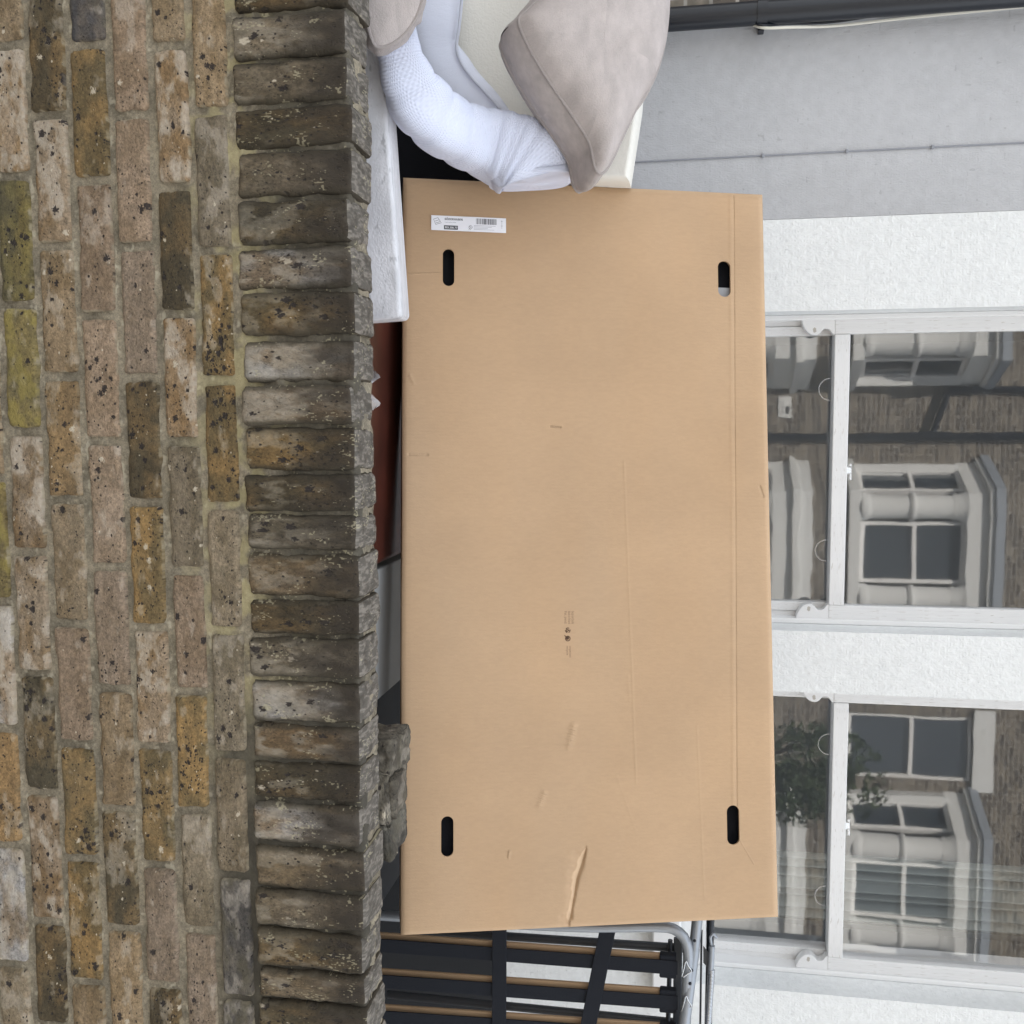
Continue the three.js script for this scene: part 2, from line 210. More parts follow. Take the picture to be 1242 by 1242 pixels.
function terraceHouse(cx, x0, x1, flat, label) {
  const h = thing('terrace_house', label, 'house', V(cx, 0, OZ)), l = x0 - cx, r = x1 - cx;
  const holes = flat ? [rectPts(flat[0] - cx, flat[1] - cx, 4.0, 5.98).reverse()] : [];
  const g = new THREE.ExtrudeGeometry(poly(rectPts(l, r, -0.1, 8.8), holes), { depth: 0.3, bevelEnabled: false }); part('wall', g, houseBrick, h);
  part('roof', (() => { const q = new THREE.ExtrudeGeometry(poly([[0.2, 8.8], [-8, 8.8], [-4, 11.4]]), { depth: r - l, bevelEnabled: false }); q.rotateY(Math.PI / 2); return move(q, l, 0, 0); })(), slate, h);
  for (const y of [[-0.1, 0.85], [3.34, 3.86]]) part('spandrel', uvMetres(band(...y, -0.02)), houseBrick, h);
  for (const y of [[0.85, 1.0], [3.86, 4.02]]) part('bay_sill', band(...y, 0.08), stone, h);
  for (const y of [[2.74, 3.04], [5.56, 5.86]]) part('lintel', band(...y, 0.02), stone, h);
  part('cornice', band(3.04, 3.14, 0.1), stone, h); part('parapet', band(3.14, 3.34, 0.04), stone, h);
  part('gutter', band(5.86, 5.93, 0.1), stone, h); part('bay_roof', band(5.93, 6.06, 0.14), lead, h);
  for (const [y0, y1] of [[1.0, 2.74], [4.02, 5.56]]) {
    const P = [null, [-0.7, 0.83], [0.7, 0.83]];
    for (const [x, d] of [P[1], P[2]]) { const c = column(y0, y1); part('column', move(c, x * 1.0, 0, -d + 0.02), stone, h); }
    for (const s of [-1, 1]) part('pilaster', box(s * 1.2 - 0.12, s * 1.2 + 0.12, y0, y1, -0.22, 0), stone, h);
    frameWindow(h, [-0.47, 0.74], [0.47, 0.74], y0, y1, 'window'); frameWindow(h, [-1.17, 0.16], [-0.88, 0.6], y0, y1, 'window'); frameWindow(h, [0.88, 0.6], [1.17, 0.16], y0, y1, 'window');
  }
  if (flat) { const a = flat[0] - cx, b = flat[1] - cx; frameWindow(h, [a, -0.1], [b, -0.1], 4.02, 5.97, 'window'); part('window_lintel', box(a - 0.12, b + 0.14, 5.98, 6.3, -0.05, 0.28), stone, h); part('window_sill', box(a - 0.1, b + 0.1, 3.88, 4.0, -0.1, 0.28), stone, h); }
  const dx = flat ? (flat[0] + flat[1]) / 2 - cx : (cx < 1 ? l + 0.8 : r - 0.8);
  part('door', rbox(dx - 0.45, dx + 0.45, 0.1, 2.3, -0.05, 0.02), M({ color: rgb(60, 40, 36), roughness: 0.4 }), h);
  return h;
}
terraceHouse(-1.81, -5.0, 0.26, null, 'brick terrace house across the street with stone bay, reflected beside the grey house');
terraceHouse(2.05, 0.262, 4.3, null, 'brick terrace house across the street whose whole stone bay shows in the nearer sash');
terraceHouse(7.39, 4.302, 9.4, [4.8, 5.86], 'brick terrace house across the street with bay and single flat sash behind a tree');
terraceHouse(12.6, 9.402, 14.5, null, 'brick terrace house across the street farthest past the single flat sash');
{
  const soil = thing('soil_pipe', 'black soil pipe on the party line of the brick terrace with a slanting branch', 'pipe');
  part('pipe', bar(V(0.3, 0, OZ - 0.12), V(0.3, 8.7, OZ - 0.12), 0.06), blackPlastic, soil);
  part('branch', join([tube([V(-0.42, 6.9, OZ - 0.1), V(-0.42, 5.7, OZ - 0.1), V(-0.4, 5.42, OZ - 0.1)], 0.05, 16), bar(V(-0.4, 5.42, OZ - 0.1), V(0.26, 5.2, OZ - 0.11), 0.05)]), blackPlastic, soil);
  const c = document.createElement('canvas'); c.width = 128; c.height = 256; const k = c.getContext('2d'); k.fillStyle = '#e8eaea'; k.fillRect(0, 0, 128, 256); k.fillStyle = '#333'; k.fillRect(24, 26, 44, 80); k.fillStyle = '#777'; for (let i = 0; i < 7; i++) k.fillRect(14, 130 + i * 15, 60 + (i * 37) % 40, 5);
  const t = new THREE.CanvasTexture(c); t.colorSpace = THREE.SRGBColorSpace;
  const p = at(952, 494, 2 * -3.39 - OZ); const sign = single('wall_notice', new THREE.BoxGeometry(0.34, 0.2, 0.02), M({ map: t, roughness: 0.5 }), 'small white notice fixed to the brick terrace beside the soil pipe', 'notice'); sign.position.set(p.x, p.y, OZ - 0.012); sign.rotation.y = Math.PI;
  // tree before the flat sash
  const tree = thing('street_tree', 'small leafy tree in the garden before the single flat sash', 'tree', V(5.25, 0, 8.6)), r = rng(5), ps = [], ix = [];
  part('trunk', join([new THREE.CylinderGeometry(0.05, 0.1, 2.6, 8).translate(0, 1.3, 0), bar(V(0, 2, 0), V(-0.5, 3.4, 0.1), 0.03, 6), bar(V(0, 2.2, 0), V(0.5, 3.6, -0.1), 0.03, 6), bar(V(0, 2.4, 0), V(0.05, 3.9, 0), 0.03, 6)]), M({ color: rgb(80, 66, 52), roughness: 1 }), tree);
  for (let i = 0; i < 3800; i++) {
    let x, y, z; do { x = r() * 2 - 1; y = r() * 2 - 1; z = r() * 2 - 1; } while (x * x + y * y + z * z > 1 || n3(x * 2.4 + 4, y * 2.4, z * 2.4, 77) < 0.42);
    const c = V(x * 0.78, 3.25 + y * 1.15, z * 0.7), a = V(r() - 0.5, r() - 0.5, r() - 0.5).normalize().multiplyScalar(0.05), b = V(r() - 0.5, r() - 0.5, r() - 0.5).normalize().multiplyScalar(0.03), k0 = ps.length / 3;
    for (const q of [c.clone().sub(a), c.clone().add(b), c.clone().add(a), c.clone().sub(b)]) ps.push(q.x, q.y, q.z); ix.push(k0, k0 + 1, k0 + 2, k0, k0 + 2, k0 + 3);
  }
  const g = new THREE.BufferGeometry(); g.setAttribute('position', new THREE.Float32BufferAttribute(ps, 3)); g.setIndex(ix); g.computeVertexNormals();
  part('crown', g, M({ color: rgb(58, 74, 40), roughness: 0.7, side: THREE.DoubleSide }), tree);
}

// ------------------------------------------------------------ garden wall of old stock bricks
const WZ = -1.68;
const TW = 256, TH = 96, COLS = 8, ROWS = 21;
const KIND = { // first colour, second colour, specks, white stain, grime
  p: [[154, 134, 113], [142, 122, 100], 40, 0.10, 0.1], t: [[150, 130, 103], [134, 114, 86], 50, 0.16, 0.2], y: [[148, 120, 78], [114, 97, 66], 95, 0.14, 0.25], d: [[116, 96, 66], [84, 73, 53], 95, 0.10, 0.45],
  g: [[142, 127, 105], [122, 108, 86], 40, 0.16, 0.3], w: [[150, 131, 108], [132, 108, 78], 44, 0.5, 0.15], m: [[124, 110, 68], [100, 92, 66], 80, 0.1, 0.3], M: [[128, 112, 70], [110, 98, 66], 24, 0.06, 0.2],
  s: [[112, 103, 92], [84, 78, 72], 30, 0.18, 0.9],
  r: [[116, 109, 96], [78, 72, 62], 40, 0.12, 0.5],
  k: [[70, 70, 73], [100, 93, 86], 8, 0.04, 0.5], o: [[154, 126, 88], [132, 108, 76], 70, 0.3, 0.2], W: [[176, 170, 164], [150, 130, 106], 26, 0.6, 0.2],
};
const atlas = new Uint8Array(TW * COLS * TH * ROWS * 4), relief = new Uint8Array(TW * COLS * TH * ROWS * 4);
let tiles = 0;
function paintTile(kind, seed, coping) {
  const t = tiles++ % (COLS * ROWS), c0 = (t % COLS) * TW, r0 = Math.floor(t / COLS) * TH, r = rng(seed * 977 + 13), [A, B, nSp, white, grime] = KIND[kind];
  const mm = 0.9, spots = [];
  const nn = Math.round(nSp * (0.6 + 0.8 * r())), cx = r(), cy = r();
  for (let i = 0; i < nn; i++) { const near = r() < 0.45; spots.push([(near ? cx + (r() - 0.5) * 0.4 : r()) * TW, (near ? cy + (r() - 0.5) * 0.7 : r()) * TH, r() < 0.1 ? 3.5 + 4.5 * r() : 0.9 + 1.7 * r() * r() + 0.4, r()]); }
  const wp = r(), tone = 0.92 + 0.16 * r(), warm = (r() - 0.5) * 8, endW = r() < 0.5 ? 1 : 0;
  for (let j = 0; j < TH; j++) for (let i = 0; i < TW; i++) {
    const x = i, y = j; let h = 0.62 + 0.36 * (fbm(x / 26, y / 22, seed, 3) - 0.5) + 0.22 * (fbm(x / 5, y / 4, seed + 5, 2) - 0.5) + 0.1 * (hash(x, y, seed) - 0.5);
    let c = mix3(A, B, step(0.35, 0.68, fbm(x / 60 + 3, y / 40, seed + 1, 4)));
    const f = (coping ? 0.63 : 0.775) + 0.28 * fbm(x / 9, y / 9, seed + 2, 3) + 0.1 * (hash(x, y, seed + 3) - 0.5); const pit = n2(x / 1.7, y / 1.7, seed + 4), gr = n2(x / 3.2, y / 3.2, seed + 6); h -= pit < 0.2 ? 0.22 : 0; c = c.map((q, k) => q * (f + 0.2 * (gr - 0.5) - (pit < 0.2 ? 0.22 * step(0.3, 0.6, fbm(x / 25, y / 25, seed + 12, 2)) : 0)) * tone + (1 - k) * warm * 0.5);
    // pale bloom at one end or in patches, then grime and lichen
    const bl = fbm(x / 38, y / 28, seed + 7, 4) + (endW ? (1 - x / TW) * 0.22 : 0) + (coping ? (0.6 - x / TW) * 0.18 : 0); let wm = step(0.72 - white * 0.42, 0.88 - white * 0.36, bl); wm *= 0.45 + 0.5 * fbm(x / 7, y / 7, seed + 8, 2);
    c = mix3(c, coping ? [164, 156, 142] : [188, 178, 164], wm * (white > 0.3 ? 0.85 : 0.6));
    const gm = step(0.5, 0.8, fbm(x / 45 + 9, y / 35, seed + 11, 4)) * grime; c = mix3(c, [88, 82, 66], gm * 0.75);
    if (kind === 'M' || kind === 'm') c = mix3(c, [146, 132, 70], step(0.42, 0.7, fbm(x / 30, y / 24, seed + 21, 4)) * (kind === 'M' ? 0.6 : 0.25));
    for (const [sx, sy, sr, sd] of spots) { const dx = x - sx, dy = y - sy; if (dx * dx + dy * dy > 220) continue; const d = Math.hypot(dx, dy) / sr + 1.1 * (n2(x / 2.6, y / 2.6, seed + 31) - 0.5), m = 1 - step(0.65, 1.15, d); if (m > 0) { c = mix3(c, sd < 0.88 ? [42, 36, 34] : [196, 184, 164], m * 0.88); h -= m * (sd < 0.88 ? 0.4 : -0.12); } }
    const e = Math.min(x, TW - 1 - x, y, TH - 1 - y) + 11 * (fbm(x / 14, y / 14, seed + 41, 4) - 0.5);
    if (!coping && e < 6) { const m = (1 - step(0, 6, e)) * 0.85; c = mix3(c, [158, 148, 126], m); }
    if (coping) {
      const u = x / TW, top = u > 0.655;
      const dk = step(0.16, 0.62, u + 0.5 * (fbm(x / 50, y / 24, seed + 51, 4) - 0.5)) * (0.62 + 0.5 * fbm(x / 30, y / 30, seed + 55, 3));
      c = mix3(c, [50, 44, 37], Math.min(0.9, dk * 0.95));
      const sides = Math.min(y, TH - 1 - y) / TH; c = mix3(c, [58, 52, 40], (1 - step(0.02, 0.2, sides + 0.12 * (fbm(x / 18, y / 9, seed + 57) - 0.5))) * 0.65);
      if (top) { const s = fbm(x / 9, y / 5, seed + 61, 3), l = fbm(x / 16, y / 16, seed + 62, 3); c = mix3([92, 87, 80], [130, 123, 114], step(0.35, 0.75, s)); c = mix3(c, [70, 65, 58], step(0.5, 0.75, l) * 0.7); h = 0.5 + 0.6 * (s - 0.5) + 0.3 * (l - 0.5); }
      const li = n2(x / 3.1, y / 3.1, seed + 71) * fbm(x / 24, y / 24, seed + 72, 2); if (li > 0.56) c = mix3(c, [176, 168, 140], 0.6);
      const ed = Math.abs(u - 0.655) * 40 + 1.5 * (fbm(x / 8, y / 6, seed + 73, 2) - 0.3); if (ed < 0.5) c = mix3(c, [158, 150, 128], 0.4 * (1 - ed * 2));
    }
    const k = ((r0 + j) * TW * COLS + c0 + i) * 4; for (let q = 0; q < 3; q++) { atlas[k + q] = Math.max(0, Math.min(255, c[q])); relief[k + q] = Math.max(0, Math.min(255, h * 255)); } atlas[k + 3] = relief[k + 3] = 255;
  }
  return t;
}
const tileUV = (t, u, v) => [((t % COLS) + 0.006 + 0.988 * u) / COLS, (Math.floor(t / COLS) + 0.012 + 0.976 * v) / ROWS];
const brickMat = M({ roughness: 0.93 });
const gw = thing('garden_wall', 'low weathered stock brick garden wall with an upright brick coping', 'wall');
const BD = 0.105;
function stretcher(x0, x1, y0, y1, kind, seed) {
  const L = x1 - x0, H = y1 - y0, g = roughBox(L, H, BD, [40, 16, 4], 0.0085, 0.0032, seed), t = paintTile(kind, seed), p = g.attributes.position, uv = g.attributes.uv;
  for (let i = 0; i < p.count; i++) uv.setXY(i, ...tileUV(t, Math.min(1, Math.max(0, p.getX(i) / L + 0.5)), Math.min(1, Math.max(0, p.getY(i) / H + 0.5))));
  const r = rng(seed + 3), b = part('brick', g, brickMat, gw); b.position.set((x0 + x1) / 2, (y0 + y1) / 2 + (r() - 0.5) * 0.003, WZ - BD / 2 + (r() - 0.5) * 0.003); b.rotation.set((r() - 0.5) * 0.02, (r() - 0.5) * 0.012, (r() - 0.5) * 0.018);
}
const courseTop = [292, 245.5, 199.5, 151.5, 103, 55, 9].map((x) => at(x, 600, WZ).y), gauge = 0.0795;
const courses = [
  [[-22, 133, 303, 461, 614, 765, 916, 1062, 1210, 1358], 'tgyygggss'], [[-100, 53, 225, 380, 536, 692, 840, 984, 1128, 1275], 'twdwgpygp'], [[-22, 138, 298, 458, 610, 761, 905, 1049, 1194, 1340], 'pppdywypd'],
  [[-100, 52, 217, 382, 535, 688, 836, 981, 1125, 1272], 'kypppptdt'], [[-20, 138, 297, 456, 607, 757, 903, 1041, 1190, 1337], 'dwtotpyyt'], [[-105, 52, 212, 369, 523, 670, 817, 961, 1117, 1241], 'twmMwwdwd'],
  [[-30, 130, 285, 432, 580, 730, 884, 1024, 1168, 1312], 'gtmtMWoWg'], [[-110, 45, 205, 360, 515, 665, 810, 955, 1100, 1245], 'tpgydtwgp'],
];
let seed = 100;
courses.forEach(([j, kinds], i) => {
  const top = courseTop[i] ?? courseTop[6] - (i - 6) * gauge, bot = courseTop[i + 1] ?? top - gauge, px = 268 - 47 * i, xs = j.map((y) => at(px, y, WZ).x);
  xs.unshift(xs[0] - 0.235, xs[0] - 0.0001); xs.splice(1, 1); const ks = 't' + kinds + 'g'; xs.push(xs[xs.length - 1] + 0.235);
  for (let k = 0; k + 1 < xs.length; k++) stretcher(xs[k] + 0.0056, xs[k + 1] - 0.0056, bot + 0.0052, top - 0.0052, ks[k], seed++);
});
const lowest = courseTop[6] - 2 * gauge;
for (let i = 0; lowest - i * gauge > 0.02; i++) for (let k = 0; k < 11; k++) { const x = -1.2 + k * 0.236 + (i % 2) * 0.11; stretcher(x + 0.006, x + 0.23, Math.max(-0.01, lowest - (i + 1) * gauge) + 0.006, lowest - i * gauge - 0.006, 'tpgdytw'[(i * 3 + k * 5) % 7], seed++); }
const capJ = [-105, -45, 13, 70, 126, 180, 240, 297, 352, 410, 465, 517, 573, 623, 670, 726, 772, 824, 878, 924, 973, 1025, 1079, 1126, 1175, 1213, 1262, 1312, 1362], capK = 'gdggdgdWyWwydgtdgWwdWtgdtdgd';
const capBot = courseTop[0], capTop = at(434, 600, WZ).y, CL = 0.31;
for (let k = 0; k + 1 < capJ.length; k++) {
  const r = rng(k * 31 + 7), x0 = at(360, capJ[k], WZ).x + 0.0035, x1 = at(360, capJ[k + 1], WZ).x - 0.0035, y0 = capBot + 0.006 + r() * 0.006, y1 = capTop + (r() - 0.5) * 0.008, L = x1 - x0, H = y1 - y0;
  const g = roughBox(L, H, BD + 0.006, [14, 34, 14], 0.0085, 0.0042, 500 + k), t = paintTile(capK[k], 500 + k, true), p = g.attributes.position, uv = g.attributes.uv, n = g.attributes.normal;
  const perFace = [15 * 35, 15 * 35, 15 * 15, 15 * 15, 15 * 35, 15 * 35]; let f = 0, left = perFace[0];
  for (let i = 0; i < p.count; i++) { while (left === 0) left = perFace[++f]; left--; const v = Math.min(1, Math.max(0, p.getX(i) / L + 0.5)), up = Math.min(H, p.getY(i) + H / 2), u = f === 2 ? 0.66 + ((BD + 0.006) / 2 - p.getZ(i)) / 0.111 * 0.34 : 0.65 * up / H; uv.setXY(i, ...tileUV(t, Math.min(1, Math.max(0, u)), v)); }
  const b = part('coping_brick', g, brickMat, gw); b.position.set((x0 + x1) / 2, (y0 + y1) / 2, WZ - BD / 2 + 0.003 + (r() - 0.5) * 0.008); b.rotation.set((r() - 0.5) * 0.03, (r() - 0.5) * 0.05, (r() - 0.5) * 0.025);
}
const MX0 = -1.36, MX1 = 1.62, MY1 = capTop + 0.02;
{ // mortar: one rough bed behind the bricks, showing in every joint
  const x0 = -1.32, x1 = 1.58, y1 = capTop - 0.0075, z0 = WZ - 0.1, z1 = WZ - 0.0085, g = new THREE.BoxGeometry(x1 - x0, y1 + 0.01, z1 - z0, 480, 170, 12); g.translate((x0 + x1) / 2, (y1 - 0.01) / 2, (z0 + z1) / 2);
  const p = g.attributes.position, nr = g.attributes.normal, uv = g.attributes.uv;
  for (let i = 0; i < p.count; i++) { const x = p.getX(i), y = p.getY(i), z = p.getZ(i), cop = y > capBot ? 1.6 : 1; const o = (n3(x * 34, y * 34, z * 34, 3) - 0.5) * 0.005 * cop + (n3(x * 130, y * 130, z * 130, 4) - 0.5) * 0.004 * cop + (cop > 1 ? 0.0025 : 0); uv.setXY(i, (x - MX0) / (MX1 - MX0), (y + Math.max(0, (y > y1 - 0.001 ? z1 - z : 0))) / MY1); const dx = Math.abs(x - x0) < 1e-4 ? -1 : Math.abs(x - x1) < 1e-4 ? 1 : 0, dy = y > y1 - 1e-4 ? 1 : y < -0.0099 ? -1 : 0, dz = Math.abs(z - z1) < 1e-4 ? 1 : Math.abs(z - z0) < 1e-4 ? -1 : 0, dl = Math.hypot(dx, dy, dz); p.setXYZ(i, x + dx / dl * o, y + dy / dl * o, z + dz / dl * o); }
  const W = 2048, H = 704;
  const col = (i, j) => {
    const x = MX0 + i / W * (MX1 - MX0), y = j / H * MY1; let c = mix3([150, 140, 121], [124, 116, 100], step(0.35, 0.7, fbm(x * 22, y * 22, 5, 4)));
    c = c.map((q) => q * (0.78 + 0.34 * fbm(x * 190, y * 190, 6, 3) + 0.2 * (hash(i, j, 77) - 0.45))); c = mix3(c, [190, 182, 162], step(0.66, 0.8, fbm(x * 60, y * 90, 9, 3)) * 0.6);
    const lichen = step(capBot - 0.17, capBot - 0.01, y) * step(0.4, 0.62, fbm(x * 30, y * 30, 13, 3)) * (1 - 0.85 * step(0.35, 0.75, x)) * (1 - step(capBot + 0.05, capBot + 0.14, y)); c = mix3(c, [184, 173, 128], lichen * 0.6);
    const damp = step(0.4, 0.75, x + 0.3 * (fbm(x * 9, y * 9, 17) - 0.5)) * step(capBot - 0.1, capBot - 0.02, y) + step(capBot + 0.0, capBot + 0.12, y) * 0.8; c = mix3(c, [60, 57, 50], Math.min(0.85, damp * (0.55 + 0.5 * fbm(x * 24, y * 24, 19, 3))));
    if (y > capBot && n2(x * 300, y * 300, 23) * fbm(x * 30, y * 30, 24, 2) > 0.55) c = mix3(c, [180, 172, 142], 0.65);
    return c;
  };
  part('mortar', weld(g), M({ map: tex(W, H, col, true), bumpMap: rep(fine, 12, 4), bumpScale: 0.0025, roughness: 0.97 }), gw);
}
{ // a stub of a pier behind the coping
  const pier = thing('brick_pier', 'stub of a broken brick pier standing just behind the coping of the garden wall', 'pier');
  const pz = -1.80, cubeUV = (g, t) => { const p = g.attributes.position, n = g.attributes.normal; for (let i = 0; i < p.count; i++) { const X = p.getX(i), Y = p.getY(i), Z = p.getZ(i), ny = Math.abs(n.getY(i)); const a = ny > 0.75 ? Z : Y, b = Math.abs(n.getX(i)) > 0.75 ? Z : X; g.attributes.uv.setXY(i, ...tileUV(t, Math.min(1, Math.max(0, 0.5 + a / 0.25)), Math.min(1, Math.max(0, 0.5 + b / 0.13)))); } };
  const mk = (px0, px1, py0, py1, z, s, name = 'brick') => { const a = at(px0, py0, z), b = at(px1, py1, z), g = roughBox(b.x - a.x, b.y - a.y, 0.11, [16, 24, 16], 0.009, 0.0085, s), t = paintTile('r', s); cubeUV(g, t); const m = part(name, g, brickMat, pier); m.position.set((a.x + b.x) / 2, (a.y + b.y) / 2, z - 0.055); m.rotation.set((s % 3 - 1) * 0.05, (s % 4 - 1.5) * 0.06, (s % 5 - 2) * 0.03); };
  mk(400, 477, 892, 946, pz, 701); mk(400, 479, 941, 999, pz - 0.004, 702); mk(400, 475, 993, 1048, pz, 703); mk(420, 472, 935, 1004, pz + 0.006, 706, 'mortar_fill');
  mk(0, 402, 900, 1044, pz - 0.01, 704, 'pier_shaft');
}
const fin = (a, color) => wrap(new THREE.DataTexture(a, TW * COLS, TH * ROWS), color);
brickMat.map = fin(atlas, true); brickMat.bumpMap = fin(relief); brickMat.bumpScale = 0.0045;

// ------------------------------------------------------------ the big flat cardboard box
{
  const P0 = V(-0.556, 0.881, -2.35), ex = V(1.123, 0.927, -2.084).sub(P0), ey = V(-0.538, 1.703, -2.61).sub(P0), BW = ex.length(), BH = ey.length(); ex.normalize(); ey.addScaledVector(ex, -ey.dot(ex)).normalize();
  const en = ex.clone().cross(ey), loc = (px, py) => { const q = onPlane(px, py, P0, en).sub(P0); return [q.dot(ex), q.dot(ey)]; };
  const b = thing('cardboard_box', 'large flat brown cardboard box standing on its long edge, with four hand holes', 'box', P0); b.quaternion.setFromRotationMatrix(new THREE.Matrix4().makeBasis(ex, ey, en));
  const W = 2048, H = 1040, k = W / BW, seg = (s, t, a, c) => { const dx = c[0] - a[0], dy = c[1] - a[1], q = Math.max(0, Math.min(1, ((s - a[0]) * dx + (t - a[1]) * dy) / (dx * dx + dy * dy))); return [Math.hypot(s - a[0] - q * dx, t - a[1] - q * dy), q, ((s - a[0]) * dy - (t - a[1]) * dx)]; };
  const L = (p, q, w, h, soft) => [loc(...p), loc(...q), w, h, soft];
  const marks = [L([890, 237], [894, 985], 0.002, -0.13), L([886, 237], [890, 985], 0.004, 0.07), L([757, 560], [772, 950], 0.003, 0.05), L([748, 940], [772, 1010], 0.003, 0.025), L([846, 880], [855, 1090], 0.003, 0.04), L([496, 551], [518, 551.5], 0.003, -0.2), L([668, 517], [680, 518], 0.0018, -0.3),
    L([696, 880], [690, 905], 0.008, 0.24), L([660, 962], [654, 978], 0.007, 0.16), L([897, 1017], [915, 1048], 0.0016, 0.07), L([497, 455], [502, 465], 0.004, 0.1), L([618, 1033], [617, 1040], 0.003, 0.2), L([492, 332], [536, 331], 0.0016, 0.12), L([762, 820], [764, 850], 0.004, 0.04), L([922, 590], [926, 602], 0.003, -0.25), L([585, 420], [640, 640], 0.004, 0.012), L([700, 640], [610, 900], 0.004, 0.012), L([490, 905], [760, 905], 0.005, 0.05), L([490, 680], [900, 682], 0.006, 0.04), L([492, 462], [900, 464], 0.006, 0.04)];
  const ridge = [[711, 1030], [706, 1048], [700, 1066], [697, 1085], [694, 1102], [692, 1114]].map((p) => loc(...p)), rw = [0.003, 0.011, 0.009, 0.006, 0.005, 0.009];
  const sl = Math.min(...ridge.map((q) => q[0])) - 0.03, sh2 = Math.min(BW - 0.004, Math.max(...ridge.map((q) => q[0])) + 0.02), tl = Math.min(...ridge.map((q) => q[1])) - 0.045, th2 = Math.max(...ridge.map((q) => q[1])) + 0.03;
  const bumpAt = (s, t) => {
    let h = 0.55 + 0.05 * (fbm(s * 5, t * 2.5, 61, 3) - 0.5) + 0.003 * Math.sin(s * 2 * Math.PI / 0.0075) + 0.05 * (fbm(s * 14, t * 14, 3, 3) - 0.5) + 0.02 * (n2(s * 900, t * 300, 4) - 0.5);
    for (const [a, c, w, v] of marks) { if (s < Math.min(a[0], c[0]) - 0.03 || s > Math.max(a[0], c[0]) + 0.03 || t < Math.min(a[1], c[1]) - 0.03 || t > Math.max(a[1], c[1]) + 0.03) continue; const [d, q] = seg(s, t, a, c); h += v * Math.exp(-((d / w) ** 2)) * (0.7 + 0.6 * n2(q * 30, 1, 9)); }
    for (let i = 0; i < 5; i++) { const [d, q, side] = seg(s, t, ridge[i], ridge[i + 1]), w = mix(rw[i], rw[i + 1], q); if (d < 0.04) h = Math.min(h, 0.55 - 0.12 * Math.exp(-((d / (w * (side < 0 ? 0.4 : 1.7) * (0.7 + 0.6 * n2(s * 130, t * 130, 8)))) ** 2))); }
    return h * 255;
  };
  // printed marks, drawn on a canvas: small lines of type and two packaging symbols
  const c = document.createElement('canvas'); c.width = W; c.height = H; const g = c.getContext('2d'); g.fillStyle = '#fff'; g.fillRect(0, 0, W, H); g.fillStyle = '#4a3626'; g.strokeStyle = '#4a3626';
  const pix = (px, py) => { const q = loc(px, py); return [q[0] * k, H - q[1] * k]; };
  { const [x, y] = pix(692, 741); g.font = '9px sans-serif'; g.globalAlpha = 0.75; ['Design and Quality', 'Made in Poland', 'Pat. pend.'].forEach((s, i) => g.fillText(s, x, y + i * 10 - 3, 36)); g.globalAlpha = 0.95;
    const [x2, y2] = pix(689, 764.5); g.lineWidth = 2.2; for (let i = 0; i < 3; i++) { g.beginPath(); g.arc(x2, y2, 6.5, i * 2.094 - 1.9, i * 2.094 - 0.35); g.stroke(); } g.beginPath(); g.moveTo(x2 - 4, y2 + 3.5); g.lineTo(x2 + 4, y2 + 3.5); g.lineTo(x2, y2 - 3.5); g.closePath(); g.stroke();
    const [x3, y3] = pix(689, 774.5); g.beginPath(); g.arc(x3, y3, 6.5, 0, 7); g.stroke(); g.beginPath(); g.arc(x3 - 1.5, y3 + 1.2, 5, 0, 7); g.fill(); g.beginPath(); g.moveTo(x3 - 9, y3 + 9); g.lineTo(x3 - 5, y3 + 5); g.stroke();
    const [x4, y4] = pix(691, 783.5); g.globalAlpha = 0.8; g.font = '8px sans-serif'; ['corrugated board', 'recycle'].forEach((s, i) => g.fillText(s, x4, y4 + i * 8 + 1, 31)); g.globalAlpha = 1; }
  const ink = g.getImageData(0, 0, W, H).data;
  const col = tex(W, H, (i, j) => { const s = i / k, t = j / k, q = ((H - 1 - j) * W + i) * 4, f = 0.965 + 0.07 * fbm(s * 7, t * 5, 31, 4) + 0.03 * (fbm(s * 260, t * 90, 32, 2) - 0.5); const warm = 3 * (fbm(s * 3, t * 9, 35, 3) - 0.5), w = step(0.012, 0.0, Math.min(s, BW - s, t, BH - t)) * 0.06; let dentLight = 0; if (t > tl && t < th2 && s > sl) for (let m = 0; m < 5; m++) { const [d, u, side] = seg(s, t, ridge[m], ridge[m + 1]), wd = mix(rw[m], rw[m + 1], u) * (0.6 + 0.8 * n2(s * 120, t * 120, 8)); if (side > 0) dentLight = Math.max(dentLight, 1 - step(wd * 0.7, wd * 1.5, d)); } return mix3([189 * f + warm, 158 * f, 125 * f - warm], [222, 193, 160], dentLight * 0.75).map((v, m) => (v + w * 200) * mix(1, ink[q + m] / 255, 0.9)); }, true);  // lower side of the dent: its lit slope is painted paler into the colour
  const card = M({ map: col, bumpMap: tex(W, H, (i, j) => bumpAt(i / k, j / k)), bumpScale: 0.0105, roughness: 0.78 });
  const plainCard = M({ color: rgb(176, 140, 104), roughness: 0.85, bumpMap: rep(fine, 4), bumpScale: 0.0008 });
  // front panel with its hand holes cut out
  const warp = (q, a, c, f0, f1) => q < f0 ? a * q / f0 : q < f1 ? a + (c - a) * (q - f0) / (f1 - f0) : c + (1 - c) * (q - f1) / (1 - f1);   // finer rows and columns round the dent
  const pg = new THREE.BoxGeometry(1, 1, 0.006, 220, 110, 1), pp = pg.attributes.position; pg.translate(0.5, 0.5, -0.003);
